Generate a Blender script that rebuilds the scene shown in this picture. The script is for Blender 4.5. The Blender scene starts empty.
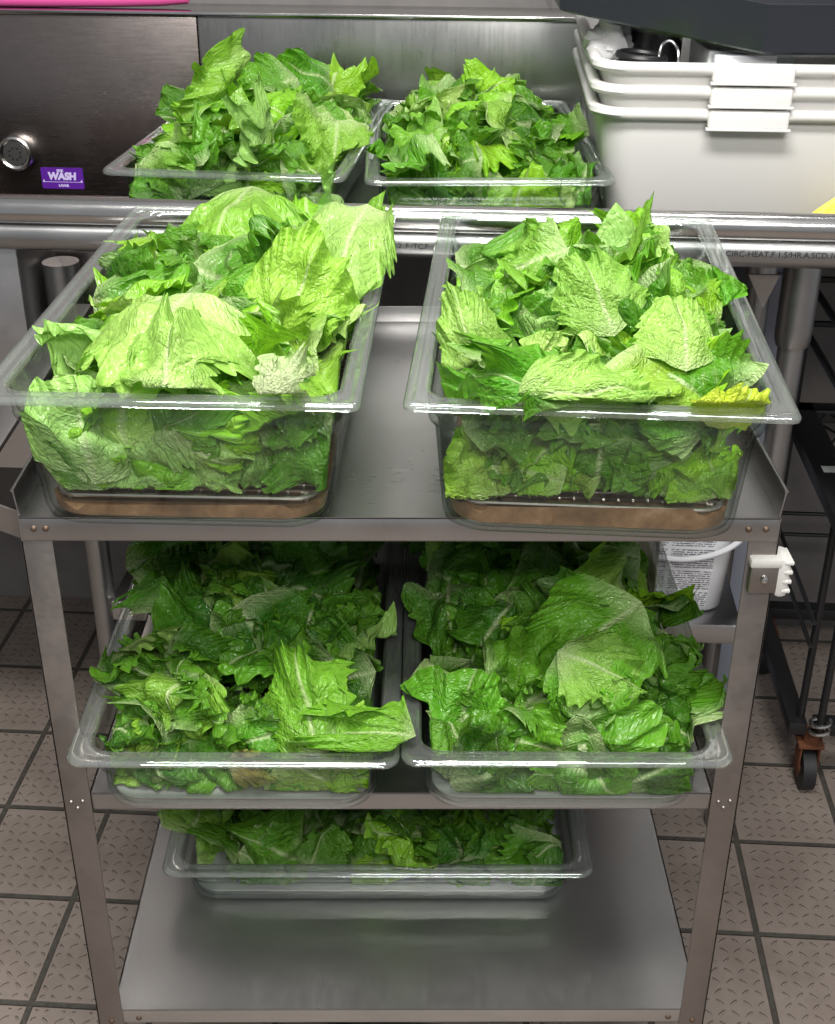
import bpy, bmesh, math, random
import numpy as np
from math import sin, cos, pi, radians
from mathutils import Vector, Matrix

S = bpy.context.scene
COL = S.collection
# ---------------------------------------------------------------- camera
cam_d = bpy.data.cameras.new('camera'); cam = bpy.data.objects.new('camera', cam_d); COL.objects.link(cam)
FPX = 1297.3
cam_d.sensor_fit = 'VERTICAL'; cam_d.sensor_height = 24.0; cam_d.lens = FPX / 1024 * 24.0
yaw, pit, rol = 0.0090, 0.4944, 0.0056
F = Vector((sin(yaw)*cos(pit), cos(yaw)*cos(pit), -sin(pit))); R = Vector((cos(yaw), -sin(yaw), 0)); U = R.cross(F)
R2 = R*cos(rol) + U*sin(rol); U2 = -R*sin(rol) + U*cos(rol)
M = Matrix((R2, U2, -F)).transposed().to_4x4(); M.translation = Vector((0, -1.0402, 0.5665))
cam.matrix_world = M; cam_d.clip_start = .02
S.camera = cam
# ---------------------------------------------------------------- light
S.view_settings.view_transform = 'Standard'; S.view_settings.look = 'None'
S.view_settings.gamma = 1; S.view_settings.use_curve_mapping = False
S.view_settings.exposure = 0.0
w = bpy.data.worlds.new('room_air'); S.world = w; w.use_nodes = True
w.node_tree.nodes['Background'].inputs[0].default_value = (.93, .96, 1, 1)
w.node_tree.nodes['Background'].inputs[1].default_value = 0.36
def area(name, loc, sx, sy, power, aim=(0, .3, 0), col=(1, .97, .93)):
    d = bpy.data.lights.new(name, 'AREA'); d.shape = 'RECTANGLE'; d.size = sx; d.size_y = sy; d.energy = power; d.color = col
    o = bpy.data.objects.new(name, d); COL.objects.link(o); o.location = loc
    o.rotation_euler = (Vector(aim) - Vector(loc)).to_track_quat('-Z', 'Y').to_euler()
    return o
area('ceiling_lamp', (-.15, -.65, 1.85), 1.2, .35, 72, (-.1, -.2, 0))
area('ceiling_lamp', (.3, -1.9, 1.6), 1.2, .4, 42, (.1, 0, -.3))
area('ceiling_lamp', (.2, .75, 1.9), 1.2, .15, 16, (.2, .7, 0))
S.cycles.transparent_max_bounces = 24
S.cycles.max_bounces = 10
S.cycles.caustics_reflective = False; S.cycles.caustics_refractive = False

FLOOR = -.935
TH = -.07          # the building and the sink stand turned this much to the cart
# ---------------------------------------------------------------- node helpers
class NT:
    def __init__(s, name):
        s.m = bpy.data.materials.new(name); s.m.use_nodes = True; s.t = s.m.node_tree; s.n = s.t.nodes; s.l = s.t.links
        s.b = s.n['Principled BSDF']; s.out = s.n['Material Output']
    def new(s, ty, **k):
        n = s.n.new(ty)
        for a, v in k.items():
            if a.startswith('i_'): n.inputs[a[2:].replace('_', ' ')].default_value = v
            else: setattr(n, a, v)
        return n
    def link(s, a, b): s.l.new(a, b)
    def setin(s, i, v):
        if hasattr(v, 'is_linked') or hasattr(v, 'links'): s.l.new(v, i)
        else: i.default_value = v
    def math(s, op, a, b=0.0, c=None, clamp=False):
        n = s.n.new('ShaderNodeMath'); n.operation = op; n.use_clamp = clamp
        s.setin(n.inputs[0], a); s.setin(n.inputs[1], b)
        if c is not None: s.setin(n.inputs[2], c)
        return n.outputs[0]
    def ramp(s, fac, stops, interp='LINEAR'):
        n = s.n.new('ShaderNodeValToRGB'); n.color_ramp.interpolation = interp
        e = n.color_ramp.elements
        while len(e) < len(stops): e.new(.5)
        for q, (p, c) in zip(e, stops):
            q.position = p; q.color = (*c, 1) if len(c) == 3 else c
        s.l.new(fac, n.inputs[0]); return n.outputs[0]
    def noise(s, vec, scale, detail=4, rough=.6):
        n = s.n.new('ShaderNodeTexNoise'); n.inputs['Scale'].default_value = scale; n.inputs['Detail'].default_value = detail
        n.inputs['Roughness'].default_value = rough
        if vec is not None: s.l.new(vec, n.inputs['Vector'])
        return n.outputs['Fac']
    def mix(s, fac, a, b):
        n = s.n.new('ShaderNodeMix'); n.data_type = 'RGBA'
        s.setin(n.inputs[0], fac)
        for i, v in ((6, a), (7, b)):
            if isinstance(v, tuple): n.inputs[i].default_value = (*v, 1) if len(v) == 3 else v
            else: s.l.new(v, n.inputs[i])
        return n.outputs[2]
    def mapping(s, vec, scale=(1, 1, 1), rot=(0, 0, 0)):
        n = s.n.new('ShaderNodeMapping'); n.inputs['Scale'].default_value = scale; n.inputs['Rotation'].default_value = rot
        s.l.new(vec, n.inputs[0]); return n.outputs[0]
    def obj(s): return s.n.new('ShaderNodeTexCoord').outputs['Object']
    def bump(s, h, strength=.3, dist=.002):
        n = s.n.new('ShaderNodeBump'); n.inputs['Strength'].default_value = strength; n.inputs['Distance'].default_value = dist
        s.l.new(h, n.inputs['Height']); return n.outputs[0]

def plain(name, col, rough=.5, metal=0., spec=.5, bumps=0, bscale=200, var=0., **k):
    t = NT(name); b = t.b
    b.inputs['Roughness'].default_value = rough; b.inputs['Metallic'].default_value = metal
    b.inputs['Specular IOR Level'].default_value = spec
    o = t.obj()
    nz = t.noise(o, 14, 5)
    c2 = tuple(max(0, c*(1-var)) for c in col)
    t.link(t.ramp(nz, [(.35, c2), (.65, col)]), b.inputs['Base Color'])
    if bumps: t.link(t.bump(t.noise(o, bscale, 3), bumps, .001), b.inputs['Normal'])
    for a, v in k.items(): b.inputs[a.replace('_', ' ')].default_value = v
    return t.m

def steel(name, col=(.55, .55, .56), r0=.22, r1=.42, streak=(1, 1, 1), dirt=0., dirtcol=(.25, .19, .14), scale=30, bs=.12):
    t = NT(name); b = t.b; b.inputs['Metallic'].default_value = 1
    o = t.obj()
    st = t.noise(t.mapping(o, streak), scale, 6, .7)
    blot = t.noise(o, 5.5, 6, .65)
    rr = t.math('ADD', t.math('MULTIPLY', st, .45), t.math('MULTIPLY', blot, .55))
    t.link(t.ramp(rr, [(.3, (r0,)*3), (.7, (r1,)*3)]), b.inputs['Roughness'])
    base = t.ramp(blot, [(.3, tuple(c*.86 for c in col)), (.7, col)])
    if dirt:
        d = t.noise(o, 19, 8, .75)
        f = t.ramp(d, [(.5-.12*dirt, (0, 0, 0)), (.78-.1*dirt, (1, 1, 1))])
        base = t.mix(t.math('MULTIPLY', f, min(1, dirt)), base, dirtcol)
        t.link(t.math('SUBTRACT', 1, t.math('MULTIPLY', f, .6*min(1, dirt))), b.inputs['Metallic'])
    t.link(base, b.inputs['Base Color'])
    t.link(t.bump(st, bs, .0006), b.inputs['Normal'])
    return t.m

M_shelf = steel('brushed_stainless_shelf', (.52, .51, .51), .24, .40, (2, 14, 2), scale=22, bs=.05)
M_shelf_dull = steel('worn_stainless_shelf', (.66, .65, .64), .36, .44, (9, 2, 2), scale=14, bs=.02)
M_leg = steel('grimy_stainless', (.34, .31, .29), .35, .55, (3, 3, 3), dirt=.6, dirtcol=(.20, .15, .125))
M_tube = steel('polished_stainless_tube', (.58, .57, .56), .13, .26, (1, 20, 20), scale=25)
M_tube2 = steel('dull_stainless_tube', (.42, .42, .42), .28, .42, (1, 20, 20), scale=25)
M_sink = steel('stainless_sheet', (.24, .21, .20), .20, .34, (1.5, 20, 20), scale=12)
M_sink2 = steel('bright_stainless_sheet', (.48, .48, .47), .22, .38, (20, 20, 1.5), scale=10)
M_chrome = steel('chrome', (.7, .69, .66), .1, .25)
M_rust = plain('rusty_steel', (.20, .075, .035), .8, .3, bumps=.5, var=.6)
M_black = plain('black_coated_steel', (.012, .012, .013), .38, 0, bumps=.1)
M_rubber = plain('black_rubber', (.014, .014, .015), .6, bumps=.3)
M_white = plain('white_plastic_tub', (.74, .73, .71), .32, Subsurface_Weight=.0)
M_whitep = plain('white_pail_plastic', (.8, .81, .84), .28)
M_clip = plain('grey_white_bumper_plastic', (.6, .59, .56), .5, bumps=.2)
M_bin = plain('blue_white_plastic', (.34, .37, .45), .5)
M_tray = plain('black_tray_plastic', (.016, .016, .024), .25)
M_yellow = plain('yellow_rubber', (.85, .70, .05), .5)
M_pink = plain('pink_rubber', (.75, .10, .35), .45)
M_pale = plain('pale_paper_plastic', (.62, .65, .63), .5)
M_bag = plain('crumpled_white_plastic', (.6, .6, .6), .25, bumps=.5, bscale=60)
M_ink = plain('dark_ink', (.02, .018, .02), .6)
M_purple = plain('purple_vinyl', (.10, .015, .30), .4)
M_lilac = plain('lilac_print', (.62, .55, .85), .5)
M_rivet = plain('brown_rivet', (.16, .11, .08), .5, .7)
M_hole = plain('black_hole', (.006, .006, .006), .8)

def clear_mat(name, tint=(.93, .97, .95), ior=1.5, rough=.05, extra=.0, refr=0., edge=None, fmax=.9, milky=0., epow=3.5, wav=.08):
    t = NT(name); t.n.remove(t.b)
    tr = t.new('ShaderNodeBsdfTransparent'); gl = t.new('ShaderNodeBsdfGlossy'); gl.inputs['Roughness'].default_value = rough
    gl.inputs['Color'].default_value = (.95, 1, .97, 1)
    fr = t.new('ShaderNodeLayerWeight'); fr.inputs['Blend'].default_value = .3
    nz = t.noise(t.obj(), 26, 3)
    bn = t.bump(nz, wav, .002); t.link(bn, gl.inputs['Normal'])
    edgec = edge or tuple(c*.55 for c in tint)
    t.link(t.mix(t.math('POWER', fr.outputs['Facing'], epow), tint, edgec), tr.inputs[0])
    f = t.math('ADD', t.math('MULTIPLY', t.math('POWER', fr.outputs['Facing'], 3.0), fmax-.04), .04+extra, clamp=True)
    mx = t.new('ShaderNodeMixShader'); t.link(f, mx.inputs[0]); t.link(tr.outputs[0], mx.inputs[1]); t.link(gl.outputs[0], mx.inputs[2])
    last = mx.outputs[0]
    if refr:
        g = t.new('ShaderNodeBsdfGlass'); g.inputs['IOR'].default_value = 1.45; g.inputs['Roughness'].default_value = .03
        g.inputs['Color'].default_value = (.97, 1, .985, 1)
        m2 = t.new('ShaderNodeMixShader'); m2.inputs[0].default_value = refr; t.link(last, m2.inputs[1]); t.link(g.outputs[0], m2.inputs[2]); last = m2.outputs[0]
    if milky:
        g = t.new('ShaderNodeBsdfDiffuse'); g.inputs['Color'].default_value = (.85, .87, .86, 1)
        m2 = t.new('ShaderNodeMixShader'); m2.inputs[0].default_value = milky; t.link(last, m2.inputs[1]); t.link(g.outputs[0], m2.inputs[2]); last = m2.outputs[0]
    t.link(last, t.out.inputs['Surface'])
    return t.m
M_clear = clear_mat('clear_polycarbonate', (.972, .988, .978), fmax=.42, rough=.02, edge=(.26, .32, .28), epow=2.6)
M_rim = clear_mat('clear_polycarbonate_rim', (.955, .98, .967), extra=.15, refr=.10, milky=.05, rough=.02, fmax=.6, edge=(.22, .27, .24), epow=2.0, wav=.03)
M_base = clear_mat('scuffed_clear_pan_base', (.93, .95, .94), extra=.10, rough=.22, fmax=.6, milky=.10)
M_frost = clear_mat('scuffed_clear_tray', (.86, .88, .87), rough=.35, extra=.2, fmax=.6, milky=.2)
M_lid = clear_mat('clear_lid_plastic', (.95, .96, .97), extra=.0, rough=.08, fmax=.4)

# lettuce ------------------------------------------------------------------
def leaf_mat():
    t = NT('lettuce_leaf'); b = t.b
    uv = t.new('ShaderNodeUVMap', uv_map='leaf').outputs[0]
    rt = t.new('ShaderNodeUVMap', uv_map='edge').outputs[0]
    sep = t.new('ShaderNodeSeparateXYZ'); t.link(uv, sep.inputs[0]); X, Y = sep.outputs[0], sep.outputs[1]
    se = t.new('ShaderNodeSeparateXYZ'); t.link(rt, se.inputs[0]); E_ = se.outputs[0]
    inf = t.new('ShaderNodeObjectInfo'); oc = inf.outputs['Color']; rnd = inf.outputs['Random']
    aX = t.math('ABSOLUTE', X)
    nz = t.noise(uv, 5, 3); 
    # midrib
    rw = t.math('MAXIMUM', t.math('SUBTRACT', .055, t.math('MULTIPLY', Y, .05)), .006)
    rib = t.math('SUBTRACT', 1, t.math('DIVIDE', aX, rw), clamp=True)
    # side veins
    s = t.math('ADD', t.math('SUBTRACT', Y, t.math('MULTIPLY', aX, .85)), t.math('MULTIPLY', nz, .12))
    w = t.math('ABSOLUTE', t.math('SUBTRACT', t.math('FRACT', t.math('MULTIPLY', s, 8.0)), .5))
    vein = t.math('SUBTRACT', 1, t.math('MULTIPLY', w, 7.0), clamp=True)
    vein = t.math('MULTIPLY', vein, t.math('SUBTRACT', 1, t.math('MULTIPLY', E_, .8), clamp=True))
    vo = t.new('ShaderNodeTexVoronoi', feature='DISTANCE_TO_EDGE'); vo.inputs['Scale'].default_value = 24; t.link(uv, vo.inputs['Vector'])
    net = t.math('MULTIPLY', vo.outputs[0], 4.0, clamp=True)
    base = t.math('SUBTRACT', 1, t.math('MULTIPLY', Y, 3.4), clamp=True)
    # blade colour: object colour, darker and lighter blotches, brighter frill
    hs = t.new('ShaderNodeHueSaturation'); t.link(oc, hs.inputs['Color'])
    t.link(t.math('ADD', .52, t.math('MULTIPLY', nz, .9)), hs.inputs['Value'])
    c = hs.outputs[0]
    c = t.mix(t.math('MULTIPLY', t.math('POWER', E_, 3), .30), c, (.20, .50, .02))
    c = t.mix(t.math('MULTIPLY', vein, .26), c, (.46, .62, .22))
    c = t.mix(t.math('MULTIPLY', t.math('SUBTRACT', 1, net), .08), c, (.40, .58, .16))
    c = t.mix(t.math('MAXIMUM', t.math('MULTIPLY', rib, .75), t.math('MULTIPLY', base, .6)), c, (.58, .70, .36))
    t.link(c, b.inputs['Base Color'])
    o = t.obj()
    wet = t.noise(o, 70, 2)
    t.link(t.ramp(wet, [(.42, (.17,)*3), (.62, (.42,)*3)]), b.inputs['Roughness'])
    b.inputs['Specular IOR Level'].default_value = .5
    bl = t.noise(uv, 17, 2, .5)
    hgt = t.math('ADD', t.math('ADD', t.math('MULTIPLY', net, .25), t.math('MULTIPLY', bl, 1.7)), t.math('ADD', t.math('MULTIPLY', t.math('MAXIMUM', rib, vein), -.5), t.math('MULTIPLY', wet, .5)))
    t.link(t.bump(hgt, .75, .0032), b.inputs['Normal'])
    tl = t.new('ShaderNodeBsdfTranslucent'); t.link(t.mix(.35, c, (.35, .70, .02)), tl.inputs[0])
    mx = t.new('ShaderNodeMixShader'); mx.inputs[0].default_value = .27
    t.link(b.outputs[0], mx.inputs[1]); t.link(tl.outputs[0], mx.inputs[2]); t.link(mx.outputs[0], t.out.inputs['Surface'])
    return t.m
M_leaf = leaf_mat()

# ---------------------------------------------------------------- mesh helpers
def link(o, mat=None, parent=None, loc=None):
    if not o.users_collection: COL.objects.link(o)
    if mat is not None:
        o.data.materials.clear()
        for m in (mat if isinstance(mat, (list, tuple)) else [mat]): o.data.materials.append(m)
    if parent is not None: o.parent = parent
    if loc is not None: o.location = loc
    return o
def tag(o, label=None, cat=None, group=None, kind=None):
    for k, v in (('label', label), ('category', cat), ('group', group), ('kind', kind)):
        if v: o[k] = v
    return o
def empty(name, loc=(0, 0, 0), rz=0, **k):
    o = bpy.data.objects.new(name, None); COL.objects.link(o); o.location = loc; o.rotation_euler = (0, 0, rz)
    o.empty_display_size = .05
    return tag(o, **k)
def bm_obj(name, bm, mat, parent=None, smooth=True, loc=None, angle=35):
    me = bpy.data.meshes.new(name); bm.normal_update(); bm.to_mesh(me); bm.free()
    o = bpy.data.objects.new(name, me); link(o, mat, parent, loc)
    if smooth:
        for p in me.polygons: p.use_smooth = True
        me.set_sharp_from_angle(angle=radians(angle))
    return o
def box(bm, x0, x1, y0, y1, z0, z1, bevel=0.0, mtx=None, seg=2):
    r = bmesh.ops.create_cube(bm, size=1)
    vs = r['verts']
    for v in vs: v.co = Vector(((x0+x1)/2 + v.co.x*(x1-x0), (y0+y1)/2 + v.co.y*(y1-y0), (z0+z1)/2 + v.co.z*(z1-z0)))
    if mtx is not None:
        for v in vs: v.co = mtx @ v.co
    if bevel:
        es = list({e for v in vs for e in v.link_edges})
        bmesh.ops.bevel(bm, geom=es, offset=bevel, segments=seg, affect='EDGES', profile=.5)
def cyl(bm, p0, p1, r0, r1=None, seg=24, caps=True):
    p0, p1 = Vector(p0), Vector(p1); r1 = r0 if r1 is None else r1; d = p1-p0
    m = Matrix.Translation((p0+p1)/2) @ d.to_track_quat('Z', 'Y').to_matrix().to_4x4()
    bmesh.ops.create_cone(bm, cap_ends=caps, segments=seg, radius1=r0, radius2=r1, depth=d.length, matrix=m)
def tube(bm, pts, r, seg=10, closed=False):
    pts = [Vector(p) for p in pts]; n = len(pts); rings = []
    up = Vector((0, 0, 1))
    for i, p in enumerate(pts):
        a = pts[(i-1) % n] if (closed or i) else p; b = pts[(i+1) % n] if (closed or i < n-1) else p
        t = (b-a).normalized(); s = t.cross(up)
        if s.length < 1e-3: s = t.cross(Vector((0, 1, 0)))
        s.normalize(); u = s.cross(t)
        rr = r[i] if isinstance(r, (list, tuple)) else r
        rings.append([bm.verts.new(p + (s*cos(k*2*pi/seg) + u*sin(k*2*pi/seg))*rr) for k in range(seg)])
    m = n if closed else n-1
    for i in range(m):
        A, B = rings[i], rings[(i+1) % n]
        for k in range(seg): bm.faces.new((A[k], A[(k+1) % seg], B[(k+1) % seg], B[k]))
    if not closed: bm.faces.new(rings[0]); bm.faces.new(rings[-1][::-1])
    bmesh.ops.recalc_face_normals(bm, faces=bm.faces)
def lathe(bm, prof, seg=32, mtx=None):
    rings = []
    for r, z in prof:
        rings.append([bm.verts.new((r*cos(k*2*pi/seg), r*sin(k*2*pi/seg), z)) for k in range(seg)])
    for A, B in zip(rings, rings[1:]):
        for k in range(seg): bm.faces.new((A[k], A[(k+1) % seg], B[(k+1) % seg], B[k]))
    if mtx is not None:
        for rg in rings:
            for v in rg: v.co = mtx @ v.co
def rring(hx, hy, r, z, cx=0, cy=0, n=8):
    out = []
    for q, (sx, sy) in enumerate(((1, 1), (-1, 1), (-1, -1), (1, -1))):
        for k in range(n+1):
            a = q*pi/2 + k*pi/2/n
            out.append((cx + sx*(hx-r) + r*cos(a), cy + sy*(hy-r) + r*sin(a), z))
    return out
def loft(bm, rings, cap0=False, cap1=False):
    vs = [[bm.verts.new(p) for p in rg] for rg in rings]
    n = len(vs[0])
    for A, B in zip(vs, vs[1:]):
        for k in range(n): bm.faces.new((A[k], A[(k+1) % n], B[(k+1) % n], B[k]))
    if cap0: bm.faces.new(vs[0][::-1])
    if cap1: bm.faces.new(vs[-1])
    return vs
def text_mesh(name, s, size, mat, parent, mtx, depth=.0002, shear=0, bold=0):
    cu = bpy.data.curves.new(name, 'FONT'); cu.body = s; cu.size = size; cu.extrude = depth; cu.align_x = 'CENTER'; cu.align_y = 'CENTER'
    cu.shear = shear; cu.offset = bold
    o = bpy.data.objects.new(name, cu); COL.objects.link(o)
    dg = bpy.context.evaluated_depsgraph_get(); me = bpy.data.meshes.new_from_object(o.evaluated_get(dg))
    bpy.data.objects.remove(o)
    me.transform(mtx); o = bpy.data.objects.new(name, me); link(o, mat, parent); return o

# ================================================================ SETTING
def brot(o): o.rotation_euler = (0, 0, TH); return o
# floor: quarry tile with raised tread marks
def floor_mat():
    t = NT('tread_quarry_tile'); b = t.b; o = t.obj()
    sp = t.new('ShaderNodeSeparateXYZ'); t.link(o, sp.inputs[0])
    T = .2035; Tx = .1765
    fx = t.math('FRACT', t.math('DIVIDE', t.math('ADD', sp.outputs[0], 8*Tx - TX), Tx))
    fy = t.math('FRACT', t.math('DIVIDE', t.math('ADD', sp.outputs[1], 8*T - TY), T))
    dx = t.math('SUBTRACT', .5, t.math('ABSOLUTE', t.math('SUBTRACT', fx, .5)))
    dy = t.math('SUBTRACT', .5, t.math('ABSOLUTE', t.math('SUBTRACT', fy, .5)))
    d = t.math('MINIMUM', dx, dy)
    tile = t.ramp(d, [(.019, (0, 0, 0)), (.028, (1, 1, 1))])
    c = .0195
    gx = t.math('DIVIDE', t.math('ADD', sp.outputs[0], 5.0), c); gy = t.math('DIVIDE', t.math('ADD', sp.outputs[1], 5.0), c)
    par = t.math('MODULO', t.math('ADD', t.math('FLOOR', gx), t.math('FLOOR', gy)), 2.0)
    sg = t.math('SUBTRACT', 1, t.math('MULTIPLY', par, 2.0))
    ux = t.math('SUBTRACT', t.math('FRACT', gx), .5); uy = t.math('SUBTRACT', t.math('FRACT', gy), .5)
    a = t.math('ADD', ux, t.math('MULTIPLY', sg, uy)); q = t.math('SUBTRACT', ux, t.math('MULTIPLY', sg, uy))
    el = t.math('ADD', t.math('POWER', t.math('DIVIDE', a, .52), 2.0), t.math('POWER', t.math('DIVIDE', q, .15), 2.0))
    mark = t.math('SUBTRACT', 1, el, clamp=True); mark = t.math('MULTIPLY', mark, t.ramp(d, [(.05, (0, 0, 0)), (.06, (1, 1, 1))]))
    blot = t.noise(o, 6, 6, .7); fine = t.noise(o, 130, 3)
    tc = t.ramp(blot, [(.3, (.185, .150, .128)), (.7, (.280, .235, .205))])
    tc = t.mix(t.math('MULTIPLY', mark, .3), tc, (.32, .265, .235))
    gc = t.ramp(fine, [(.3, (.045, .040, .034)), (.7, (.085, .078, .066))])
    t.link(t.mix(tile, gc, tc), b.inputs['Base Color'])
    t.link(t.ramp(blot, [(.3, (.42,)*3), (.7, (.6,)*3)]), b.inputs['Roughness'])
    h = t.math('ADD', t.math('MULTIPLY', tile, .8), t.math('ADD', t.math('MULTIPLY', t.math('SQRT', mark), .9), t.math('MULTIPLY', fine, .06)))
    t.link(t.bump(h, 1.0, .0045), b.inputs['Normal'])
    return t.m
TX, TY = .505, .428
bm = bmesh.new(); box(bm, -3, 3, -3, 1.6, FLOOR-.05, FLOOR)
fl = brot(bm_obj('floor', bm, floor_mat(), smooth=False)); tag(fl, kind='structure')
bm = bmesh.new(); box(bm, -3, 3, 1.30, 1.6, FLOOR, 2.0)
M_wall = plain('grey_brown_wall_panel', (.19, .18, .175), .5, bumps=.1, var=.2)
wl = brot(bm_obj('wall_back', bm, M_wall, smooth=False)); tag(wl, kind='structure')
bm = bmesh.new(); box(bm, -3.1, -3.0, -3, 1.3, FLOOR, 2.0)
tag(brot(bm_obj('wall_left', bm, M_wall, smooth=False)), kind='structure')

# ================================================================ SINK TABLE
sink = empty('sink_table', (0, 0, FLOOR), TH, label='stainless steel sink table with rounded front rail and tubular legs behind the cart', cat='sink')
ZO = -FLOOR     # child z offset
RY, RZ = .567, .118
bm = bmesh.new(); cyl(bm, (-1.1, RY, RZ+ZO), (1.4, RY, RZ+ZO), .0175, seg=40)
bm_obj('front_rail', bm, M_tube, sink)
bm = bmesh.new(); 
prof = [(RY-.003, RZ-.0155), (RY-.010, RZ-.018), (RY-.0145, RZ-.024), (RY-.0155, RZ-.036), (RY-.011, RZ-.047), (RY+.002, RZ-.053), (RY+.03, RZ-.053), (RY+.03, RZ-.0155)]
A = [bm.verts.new((-1.1, y, z+ZO)) for y, z in prof]; Bv = [bm.verts.new((1.4, y, z+ZO)) for y, z in prof]
for k in range(len(prof)): bm.faces.new((A[k], A[(k+1) % len(prof)], Bv[(k+1) % len(prof)], Bv[k]))
bm.faces.new(A[::-1]); bm.faces.new(Bv); bmesh.ops.recalc_face_normals(bm, faces=bm.faces)
apron = bm_obj('apron', bm, M_tube2, sink, angle=50)
wt = Matrix.Translation((.455, RY-.0157, RZ-.031+ZO)) @ Matrix.Rotation(pi/2, 4, 'X')
text_mesh('stamped_print', 'CIRC-HEAT.F 1.5/HR.A.SCD.10 A.HOT.T304', .0105, M_ink, apron, wt)
wt = Matrix.Translation((-.045, RY-.0157, RZ-.031+ZO)) @ Matrix.Rotation(pi/2, 4, 'X')
text_mesh('stamped_print', '•1.888.2 .F /TC.F', .0095, M_ink, apron, wt)
# drainboard (right of the bowl)
bm = bmesh.new(); box(bm, -.415, 1.4, RY+.015, 1.200, .068+ZO, .078+ZO, .002)
bm_obj('drainboard', bm, M_sink2, sink)
# backsplash sheets
bm = bmesh.new(); box(bm, -1.1, -.433, 1.200, 1.220, -.35+ZO, .270+ZO, .003)
bs1 = bm_obj('backsplash', bm, M_sink, sink); bs1['label'] = 'darker left backsplash sheet'
bm = bmesh.new(); box(bm, -.432, 1.4, 1.198, 1.221, .078+ZO, .270+ZO, .003)
bs2 = bm_obj('backsplash', bm, M_sink2, sink); bs2['label'] = 'brighter right backsplash sheet'
bm = bmesh.new(); box(bm, -1.1, 1.4, 1.192, 1.30, .270+ZO, .278+ZO, .003)
bm_obj('backsplash_ledge', bm, M_tube, sink)
# bowl and its front skirt
bm = bmesh.new()
box(bm, -1.1, -.415, .706, .712, -.30+ZO, .10+ZO, .002)
box(bm, -.421, -.415, .712, 1.200, -.30+ZO, .078+ZO, .002)
box(bm, -1.1, -.415, .706, 1.200, -.31+ZO, -.30+ZO, .002)
bm_obj('bowl', bm, M_sink, sink)
bm = bmesh.new(); box(bm, -1.1, -.555, RY+.016, RY+.020, -.26+ZO, .10+ZO, .0015); box(bm, -.559, -.555, RY+.02, .706, -.26+ZO, .10+ZO, .0015)
bm_obj('front_skirt', bm, M_shelf, sink)
# undershelf
bm = bmesh.new(); box(bm, -.51, .466, .645, .96, -.555+ZO, -.520+ZO, .004)
bm_obj('undershelf', bm, M_shelf, sink)
def sink_leg(x, y, sock=True):
    bm = bmesh.new(); cyl(bm, (x, y, 0), (x, y, (.06 if x > 0 else .0)+ZO), .0180, seg=32)
    l = bm_obj('leg', bm, M_tube2, sink)
    bm = bmesh.new(); lathe(bm, [(.0185, -.072), (.0215, -.075), (.0245, -.066), (.025, -.052), (.025, .064 if x > 0 else .02), (.001, .064 if x > 0 else .02)], mtx=Matrix.Translation((x, y, ZO)))
    bm_obj('leg_socket', bm, M_tube2, l)
    bm = bmesh.new(); lathe(bm, [(.024, .0), (.026, .02), (.022, .05), (.0205, .06)], mtx=Matrix.Translation((x, y, 0)))
    bm_obj('foot', bm, M_tube2, l)
for x, y in ((.482, .670), (-.526, .665), (.482, .93), (-.526, .93)): sink_leg(x, y)
bm = bmesh.new()
for x in (.418,):
    v = [bm.verts.new((x+dx, RY+.035+dy, z+ZO)) for dy in (0, .004) for dx, z in ((-.02, .045), (.02, .045), (.004, -.0))]
    bm.faces.new(v[:3]); bm.faces.new(v[3:][::-1])
    for a in range(3): bm.faces.new((v[a], v[3+a], v[3+(a+1) % 3], v[(a+1) % 3]))
bm_obj('gusset', bm, M_leg, sink, smooth=False)
# overflow fitting on the back of the bowl
ov = empty('overflow_strainer', (0, 0, 0), TH, label='round steel overflow strainer with a ring of small holes left of the purple sticker', cat='strainer')
OX, OZ = -.760, .046
mt = Matrix.Translation((OX, 1.200, OZ)) @ Matrix.Rotation(pi/2, 4, 'X') @ Matrix.Scale(1.18, 4)
bm = bmesh.new(); lathe(bm, [(.001, .022), (.017, .022), (.0185, .024), (.0215, .0255), (.0245, .024), (.0265, .018), (.026, .0), (.001, 0)], mtx=mt)
bm_obj('strainer_body', bm, M_tube, ov)
bm = bmesh.new(); lathe(bm, [(.0005, .0235), (.017, .0235), (.0175, .021)], mtx=mt)
plate = bm_obj('strainer_plate', bm, M_tube2, ov)
for k in range(8):
    bm = bmesh.new(); a = k*pi/4+.3
    cyl(bm, (OX+.010*cos(a), 1.200-.0274, OZ+.010*sin(a)), (OX+.010*cos(a), 1.200-.0287, OZ+.010*sin(a)), 0.0020, seg=10)
    bm_obj('hole', bm, M_hole, plate)
# sticker
st = empty('wash_sticker', (0, 0, 0), TH, label='purple WASH sticker on the dark sink backsplash above the front rail', cat='sticker')
SX, SZ = -.691, -.001; Wd, Hh = .0375, .0185
mt = Matrix.Translation((SX, 1.1995, SZ)) @ Matrix.Rotation(pi/2, 4, 'X')
bm = bmesh.new(); vs = [bm.verts.new(mt @ Vector((p[0], p[1], .0003))) for p in rring(Wd, Hh, .003, 0)]; vb = [bm.verts.new(mt @ Vector((p[0], p[1], -.0003))) for p in rring(Wd, Hh, .003, 0)]
bm.faces.new(vs); 
for k in range(len(vs)): bm.faces.new((vs[k], vb[k], vb[(k+1) % len(vs)], vs[(k+1) % len(vs)]))
bm_obj('sticker_sheet', bm, M_purple, st, smooth=False)
text_mesh('lettering', 'WASH', .0170, M_lilac, st, mt @ Matrix.Translation((-.0005, .0030, .0005)), bold=.0010, shear=.1)
text_mesh('lettering', 'SINK', .0056, M_lilac, st, mt @ Matrix.Translation((-.003, .0130, .0005)), bold=.0003)
text_mesh('lettering', 'LAVAR', .0060, M_lilac, st, mt @ Matrix.Translation((.001, -.0130, .0005)), bold=.0003)
bm = bmesh.new(); box(bm, -.031, .031, -.0070, -.0062, .0003, .0006, mtx=mt)
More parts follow.
